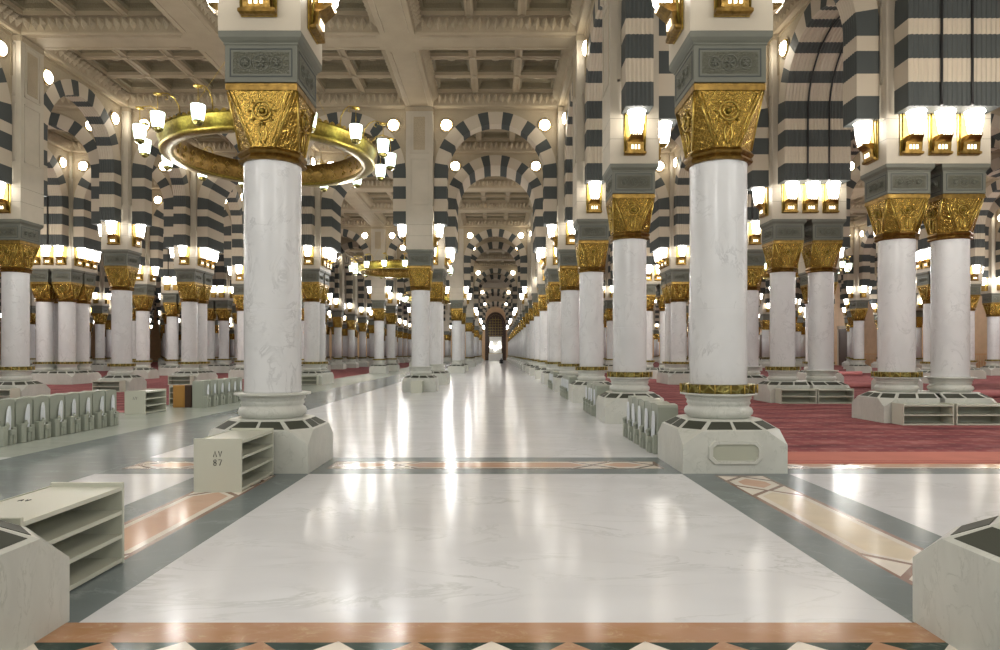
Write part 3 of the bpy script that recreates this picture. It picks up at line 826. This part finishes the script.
# ------------------------------------------------------------------ walls
w = MB()
w.box(44, 44.6, -9, 149, 0, 12, 'wall_stone')
for k in range(12):
    y = 22+9*k
    w.box(43.85, 44.0, y-1.2, y+1.2, .0, 4.6, 'dark_wood'); w.box(43.8, 43.99, y-1.5, y-1.2, 0, 5.0, 'cream_stone'); w.box(43.8, 43.99, y+1.2, y+1.5, 0, 5.0, 'cream_stone'); w.box(43.8, 43.99, y-1.5, y+1.5, 4.6, 5.0, 'cream_stone')
w.box(43.9, 44.0, -9, 149, .0, 1.0, 'wall_stone')
struct(w, 'wall_right')
w = MB(); w.box(-78.6, -78, -9, 149, 0, 12, 'wall_stone'); struct(w, 'wall_left')
w = MB()
def parch(h, z0, zs, top, n=10):   # pointed opening outline right half
    pts = [(h, z0), (h, zs)]
    for k in range(1, n+1):
        t = k/n; pts.append((h*math.cos(t*PI/2)**.9 if t < 1 else 0, zs+(top-zs)*math.sin(t*PI/2)))
    return pts
D = 148.2; op = parch(1.9, 0, 7.2, 10.0)
for s in (-1, 1):
    w.poly([(s*1.9, D, 0), (s*92, D, 0), (s*92, D, 12.2), (s*1.9, D, 12.2)], 'wall_stone')
    for (xa, za), (xb_, zb_) in zip(op[1:], op[2:]): w.poly([(s*xa, D, za), (s*xa, D, 12.2), (s*xb_, D, 12.2), (s*xb_, D, zb_)], 'wall_stone')
    for (xa, za), (xb_, zb_) in zip(op, op[1:]):
        w.poly([(s*xa, D, za), (s*xa, D+.8, za), (s*xb_, D+.8, zb_), (s*xb_, D, zb_)], 'dark_wood')
        k = .86; w.poly([(s*xa, D-.05, za), (s*xa*k, D-.05, za if za < 7 else 7.2+(za-7.2)*k), (s*xb_*k, D-.05, zb_ if zb_ < 7 else 7.2+(zb_-7.2)*k), (s*xb_, D-.05, zb_)], 'dark_wood')
for s in (-1, 1):
    for (xa, za), (xb_, zb_) in zip(op, op[1:]):
        k = 1.2; g = lambda z: z if z < 7 else 7.2+(z-7.2)*k
        w.poly([(s*xa, D-.3, za), (s*xa*k, D-.3, g(za)), (s*xb_*k, D-.3, g(zb_)), (s*xb_, D-.3, zb_)], 'dark_wood')
        w.poly([(s*xa*k, D-.3, g(za)), (s*xa*k, D, g(za)), (s*xb_*k, D, g(zb_)), (s*xb_*k, D-.3, g(zb_))], 'dark_wood')
struct(w, 'wall_back')
w = MB(); w.box(-1.9, 1.9, D+.7, D+.8, 5.2, 10, 'dark_wood')
for k in range(7): w.box(-1.8+.6*k-.02, -1.8+.6*k+.02, D+.62, D+.7, 5.2, 9.6, 'gold')
for k in range(7): w.box(-1.9, 1.9, D+.62, D+.7, 5.4+.6*k, 5.44+.6*k, 'gold')
w.box(-1.9, -1.35, D+.5, D+.7, 0, 5.2, 'dark_wood'); w.box(1.35, 1.9, D+.5, D+.7, 0, 5.2, 'dark_wood'); w.box(-1.35, 1.35, D+.6, D+.72, 0, 5.2, 'white_panel')
struct(w, 'door_1')
b = MB(); b.box(-1.5, 1.5, D-.6, D-.4, 0, 1.5, 'white_panel', .02); b.box(-1.55, 1.55, D-.62, D-.38, 1.5, 1.56, 'gold')
tag(build(b, 'partition_screen'), 'low white partition screen across the far doorway at the aisle end', 'partition')
for x, z in ((-.9, 3.9), (.9, 3.9), (-1.2, 3.0), (1.2, 3.0), (0, 2.4), (-.5, 2.9), (.5, 2.9)):
    b = MB(); b.lathe([(.05, -.16), (.13, -.08), (.15, .05), (.05, .16)], 'glass_lit', 8); b.box(-.02, .02, 0, .3, -.02, .02, 'gold')
    o = build(b, 'doorway_lamp', None, (x, D+.28, z)); tag(o, 'small lit lamp in the far doorway above the white partition', 'lamp', 'lamps in the far doorway')
# timber screen railings before the wall on the carpet side
b0 = MB()
b0.box(-3, 3, -.05, .05, 1.35, 1.5, 'wood_pale'); b0.box(-3, 3, -.05, .05, .0, .15, 'wood_pale')
for k in range(21):
    x = -2.95+.295*k; b0.tube([(x, 0, .1), (x, 0, .6), (x, 0, .75), (x, 0, .9), (x, 0, 1.4)], [.03, .03, .07, .03, .03], 'wood_pale', 6)
rm = b0.mesh('railing')
for k in range(8):
    o = link('timber_railing', rm, None, (42.6, 34+6.2*k, 0.014), PI/2)
    tag(o, 'turned timber railing by the far wall on the carpet side, %s from the front' % ordn(k+1), 'railing', 'timber railings along the far wall')
# ------------------------------------------------------------------ shelf racks
def rack_mesh(L, W, Hh, n, back=True):
    """open side faces +x; long axis y"""
    b = MB(); t = .025
    b.box(-W/2, W/2, -t/2, t/2, 0, Hh+.012, 'rack_paint', .004)
    s = MB(); s.box(-W/2+.01, W/2-.004, -L/2+t, L/2-t, -.014, .014, 'rack_paint')
    bk = MB(); bk.box(-W/2, -W/2+.012, -L/2+t, L/2-t, .016, Hh-.01, 'rack_inside')
    return b.mesh('end_panel'), s.mesh('shelf'), bk.mesh('back_panel'), L, Hh, n
RK = {'near': rack_mesh(1.06, .52, .57, 3), 'low': rack_mesh(1.06, .42, .45, 2)}
def rack(kind, x, y, rz, lab):
    o = root('shoe_rack', (x, y, .0), rz); tag(o, lab, 'rack', 'open shelf racks by the columns')
    ep, sh, bk, L, Hh, n = RK[kind]
    for q in (-1, 1): link('end_panel', ep, o, (0, q*(L/2-.0125), 0))
    for k in range(n+1): link('shelf', sh, o, (0, 0, .03+(Hh-.06)*k/n))
    link('back_panel', bk, o)
    return o
def stroke_digits(parent, x0, y, z0, h, lines, axis='y', name='number'):
    """lines: list of strings drawn with strokes; glyphs in unit box"""
    G = {'^': [[(0, 0), (.5, 1), (1, 0)]], 'v': [[(0, 1), (.5, 0), (1, 1)]], '7': [[(0, 1), (1, 1), (.35, 0)]],
         '8': [[(.5, .52), (.1, .7), (.1, .9), (.5, 1), (.9, .9), (.9, .7), (.5, .52), (.05, .32), (.05, .12), (.5, 0), (.95, .12), (.95, .32), (.5, .52)]],
         '1': [[(.5, 0), (.5, 1)]]}
    b = MB()
    for li, s in enumerate(lines):
        for ci, ch in enumerate(s):
            for st in G[ch]:
                pts = []
                for u, v in st:
                    X = x0+(ci*1.45+u*.9-(len(s)-1)*.72-.45)*h*.62; Z = z0-li*h*1.5+v*h
                    pts.append((X, y, Z) if axis == 'y' else (X, Z, y))
                b.tube(pts, h*.07, 'black', 4)
    return build(b, name, parent)
r87 = rack('near', -3.01, 7.84, 0, 'pale shelf rack marked 87 standing against the large near column')
stroke_digits(r87, .0, -.531, .385, .062, ['^v', '87'])
r0 = rack('near', -2.925, 4.32, 0, 'largest pale shelf rack, right behind the cut-off plinth, three open shelves')
stroke_digits(r0, -.02, .587, -.12, .04, ['^v'], axis='z')
rr = rack('near', -8.92, 17.23, 0, 'small pale shelf rack standing apart at the end of the grey stands')
stroke_digits(rr, .0, -.531, .36, .07, ['^v'])
for k, (y, nm) in enumerate(((15.1, 'nearer'), (21.1, 'deeper'))):
    for x, w_ in ((9.02, 'inner'), (10.13, 'outer')):
        rack('low', x-.03, y-.67-.215, -PI/2, 'low two-shelf rack before the %s column of the %s pair on the carpet' % (w_, nm))
rack('low', -9.0, 33.1-.9, -PI/2, 'low shelf rack before the first column of the second row, grey band side')
rack('low', -14.9, 21.1-.9, -PI/2, 'low shelf rack before the first visible column, third row, grey band side')
rack('low', -15.0, 27.1-.9, -PI/2, 'low shelf rack before the second visible column, third row, grey band side')
rack('low', -15.0, 33.1-.9, -PI/2, 'low shelf rack before the third visible column, third row, grey band side')
rack('low', 9.02, 27.1-.9, -PI/2, 'low shelf rack before the third column pair on the carpet')
rack('near', -8.9, 19.75, -PI/2, 'pale shelf rack behind the wooden cabinet')
rack('low', -3.02, 27.1-.67-.215, PI, 'small rack in front of the lone slim column of the grey band side')
# grey slotted stands with a pale blade
def stand_parts():
    b = MB()      # body: rounded-top panel, slotted foot;  front faces +x, width along y
    prof = [(-.20, 0), (-.20, .70), (-.18, .735), (0, .75), (.17, .735), (.195, .70), (.195, 0)]
    for (xa, xb_) in ((-.30, .0),):
        p1 = [(xa, y, z) for y, z in prof]; p2 = [(xb_, y, z) for y, z in prof]
        b.poly(p1, 'grey_plastic'); b.poly(p2[::-1], 'grey_plastic'); b.grid([p1, p2], 'grey_plastic', closed=True)
    b.box(.0, .10, -.20, -.08, 0, .32, 'grey_plastic', .01); b.box(.0, .06, .09, .18, 0, .28, 'grey_plastic', .01)
    b.tube([(.05, -.11, .2), (.09, -.08, .33), (.05, -.03, .36)], [.03, .035, .02], 'grey_plastic', 6)
    v = MB()
    pts = [(.02, y, z) for y, z in ((-.04, .24), (.045, .24), (.055, .42), (.04, .56), (.005, .64), (-.03, .56), (-.048, .42))]
    p2 = [(.055, p[1]*.6, p[2]) for p in pts]
    v.poly(pts, 'pale_plastic'); v.poly(p2, 'pale_plastic'); v.grid([pts, p2], 'pale_plastic', closed=True)
    k = MB(); k.box(.03, .12, -.045, .05, .16, .25, 'grey_plastic', .012); k.box(.02, .09, -.03, .035, .0, .16, 'grey_plastic', .008)
    return b.mesh('panel'), v.mesh('blade'), k.mesh('grip')
SP = stand_parts()
def stand_row(x, ys, rz, lab, group):
    n = len(ys)
    for k, y in enumerate(ys):
        o = root('folding_stand', (x, y, 0), rz); tag(o, lab % ordn(k+1), 'stand', group)
        link('panel', SP[0], o); bl = link('blade', SP[1], o); link('grip', SP[2], o)
        bl.rotation_euler = (random.uniform(-.10, .10), 0, 0)
stand_row(-8.05, [11.1+.435*k for k in range(8)], 0, 'grey folding stand with pale blade, %s in the long row beyond the grey band', 'long row of grey folding stands')
stand_row(-8.10, [18.9+.5*k for k in range(6)], 0, 'grey folding stand, %s in the row behind the lone shelf rack', 'second row of grey folding stands')
stand_row(2.42, [10.25+.47*k for k in range(5)], PI, 'grey folding stand with tall blade, %s between the two nearest aisle plinths on carpet side', 'grey folding stands between plinths')
stand_row(2.42, [16.3+.47*k for k in range(4)], PI, 'grey folding stand, %s past the second plinth along the aisle carpet side', 'grey folding stands past the second plinth')
stand_row(2.42, [22.3+.47*k for k in range(5)], PI, 'grey folding stand, %s past the third plinth along the aisle carpet side', 'grey folding stands past the third plinth')
stand_row(2.42, [28.3+.47*k for k in range(4)], PI, 'grey folding stand, %s past the fourth plinth along the aisle carpet side', 'grey folding stands past the fourth plinth')
# wooden cabinet
b = root('wooden_cabinet', (-8.72, 19.0, 0)); tag(b, 'small orange wooden cabinet between the lone rack and the grey stands', 'cabinet')
m = MB(); m.box(-.27, .06, -.2, .2, 0, .62, 'wood', .01); build(m, 'body', b)
m = MB(); m.box(.06, .25, -.2, .2, 0, .62, 'dark_wood', .01); build(m, 'open_bay', b)
m = MB(); m.box(-.24, .03, -.215, -.2, .04, .58, 'wood', .004); build(m, 'door', b)
# carpet rolls
def roll(x, y, L, r, lab):
    m = MB(); n = 20
    rows = [[(xx, rr_*math.cos(2*PI*k/n), r+rr_*math.sin(2*PI*k/n)) for k in range(n)] for xx, rr_ in ((-L/2, r*.9), (-L/2+.02, r), (L/2-.02, r), (L/2, r*.9))]
    m.grid(rows, 'carpet_back', True, closed=True)
    o = build(m, 'carpet_roll', None, (x, y, .014)); tag(o, lab, 'carpet roll', 'rolled carpets on the carpet side')
    e = MB()
    for s in (-1, 1):
        e.poly([(s*(L/2-.001), r*.9*math.cos(2*PI*k/n), r+r*.9*math.sin(2*PI*k/n)) for k in range(n)], 'dark_wood')
        e.tube([(s*(L/2+.004), r*(.15+.035*k)*math.cos(k*.6), r+r*(.15+.035*k)*math.sin(k*.6)) for k in range(20)], .008, 'carpet_back', 4)
    build(e, 'rolled_end', o)
roll(14.9, 29.0, 2.8, .12, 'pink carpet roll lying behind the nearer column pair on the carpet')
roll(18.2, 23.0, 4.0, .13, 'nearest pink carpet roll, lying at the frame edge beyond the nearer pair')
roll(24.0, 46.0, 1.9, .14, 'far pink carpet roll lying between the two double columns')
# seated person in black near the far doorway
def person(x, y):
    me = bpy.data.meshes.new('person'); 
    vs = [(0, 0, .14), (0, 0, .32), (0, 0, .50), (0, -.01, .60), (0, -.03, .70), (0, -.03, .80), (.18, 0, .52), (.24, -.08, .34), (.12, -.24, .24), (-.18, 0, .52), (-.24, -.08, .34), (-.12, -.24, .24), (.26, -.22, .13), (.02, -.38, .09), (-.26, -.22, .13), (-.02, -.40, .11)]
    ed = [(0, 1), (1, 2), (2, 3), (3, 4), (4, 5), (2, 6), (6, 7), (7, 8), (2, 9), (9, 10), (10, 11), (0, 12), (12, 13), (0, 14), (14, 15)]
    rad = [.17, .15, .15, .06, .10, .085, .07, .05, .035, .07, .05, .035, .09, .05, .09, .05]
    me.from_pydata(vs, ed, []); o = bpy.data.objects.new('person', me); C.objects.link(o); o.location = (x, y, .0)
    md = o.modifiers.new('s', 'SKIN')
    for k, r in enumerate(rad): me.skin_vertices[0].data[k].radius = (r, r)
    me.skin_vertices[0].data[0].use_root = True
    md2 = o.modifiers.new('u', 'SUBSURF'); md2.levels = md2.render_levels = 2
    me.materials.append(M['black_cloth']); return o
tag(person(.85, 100.5), 'person in black sitting cross-legged on the aisle floor near the far doorway', 'person')

# ------------------------------------------------------------------ lights: lanterns behind plus added fill rings
def lamp(loc, energy, col=(1, .90, .74), r=.4):
    l = bpy.data.lights.new('lantern_and_fill_light', 'POINT'); l.energy = energy; l.color = col; l.shadow_soft_size = r
    o = bpy.data.objects.new('lantern_and_fill_light', l); C.objects.link(o); o.location = loc
for x in (-9, -3, 3, 9.5):
    for y in (-2.9, 3.1):
        for dx, dy in ((.85, 0), (-.85, 0), (0, -.85), (0, .85)):
            if y > 0 and dy > 0: pass
            lamp((x+dx, y+dy, 6.35), 70, (1, .96, .90))
lit = set()
for it in items:
    if it['kind'] == 'pier' and it['loc'].y < 45 and it['loc'].y > 8 and abs(it['loc'].x) < 40:
        n = sum(1 for q in items if q['kind'] == 'lantern' and q['pier'] is it and not q['keep'])
        if n: lamp((it['loc'].x, it['loc'].y+it['hy']+.35, 6.3), 50*n, (1, .96, .90))
for x in (-31.1, -6.0, 19.1, 37.0):  # added rings of fill light to brighten the hall and far side wall
    for y in (-6.0, 18.1, 43.2, 67.2, 91.2, 115.2, 139.2):
        if abs(x) > .8*y+26: continue
        for k in range(8):
            a = 2*PI*(k+.5)/8; lamp((x+3.46*math.cos(a), y+3.46*math.sin(a), 6.42), (520 if y < 30 else 700)/8, (1, .985, .965), .2)
wd = bpy.data.worlds.new('World'); bpy.context.scene.world = wd; wd.use_nodes = True
wd.node_tree.nodes['Background'].inputs[0].default_value = (.95, .95, .9, 1); wd.node_tree.nodes['Background'].inputs[1].default_value = .45
# ------------------------------------------------------------------ camera
cd = bpy.data.cameras.new('camera'); cam = bpy.data.objects.new('camera', cd); C.objects.link(cam)
cam.location = (0, 0, EYE); cam.rotation_euler = (PI/2, 0, 0)
cd.sensor_width = 36; cd.lens = F/1000*36; cd.shift_x = (500-VPX)/1000; cd.shift_y = (VPY-325)/1000; cd.clip_end = 400; cd.clip_start = .05
sc = bpy.context.scene; sc.camera = cam
vs_ = sc.view_settings; vs_.view_transform = 'Standard'; vs_.look = 'None'; vs_.gamma = 1; vs_.exposure = .25; vs_.use_curve_mapping = False
print('KEPT', {k: (sum(1 for i in items if i['kind'] == k and i['keep']), sum(1 for i in items if i['kind'] == k and i['px'])) for k in ('column', 'pier', 'arch', 'lantern', 'spot')}, 'all', len(items))
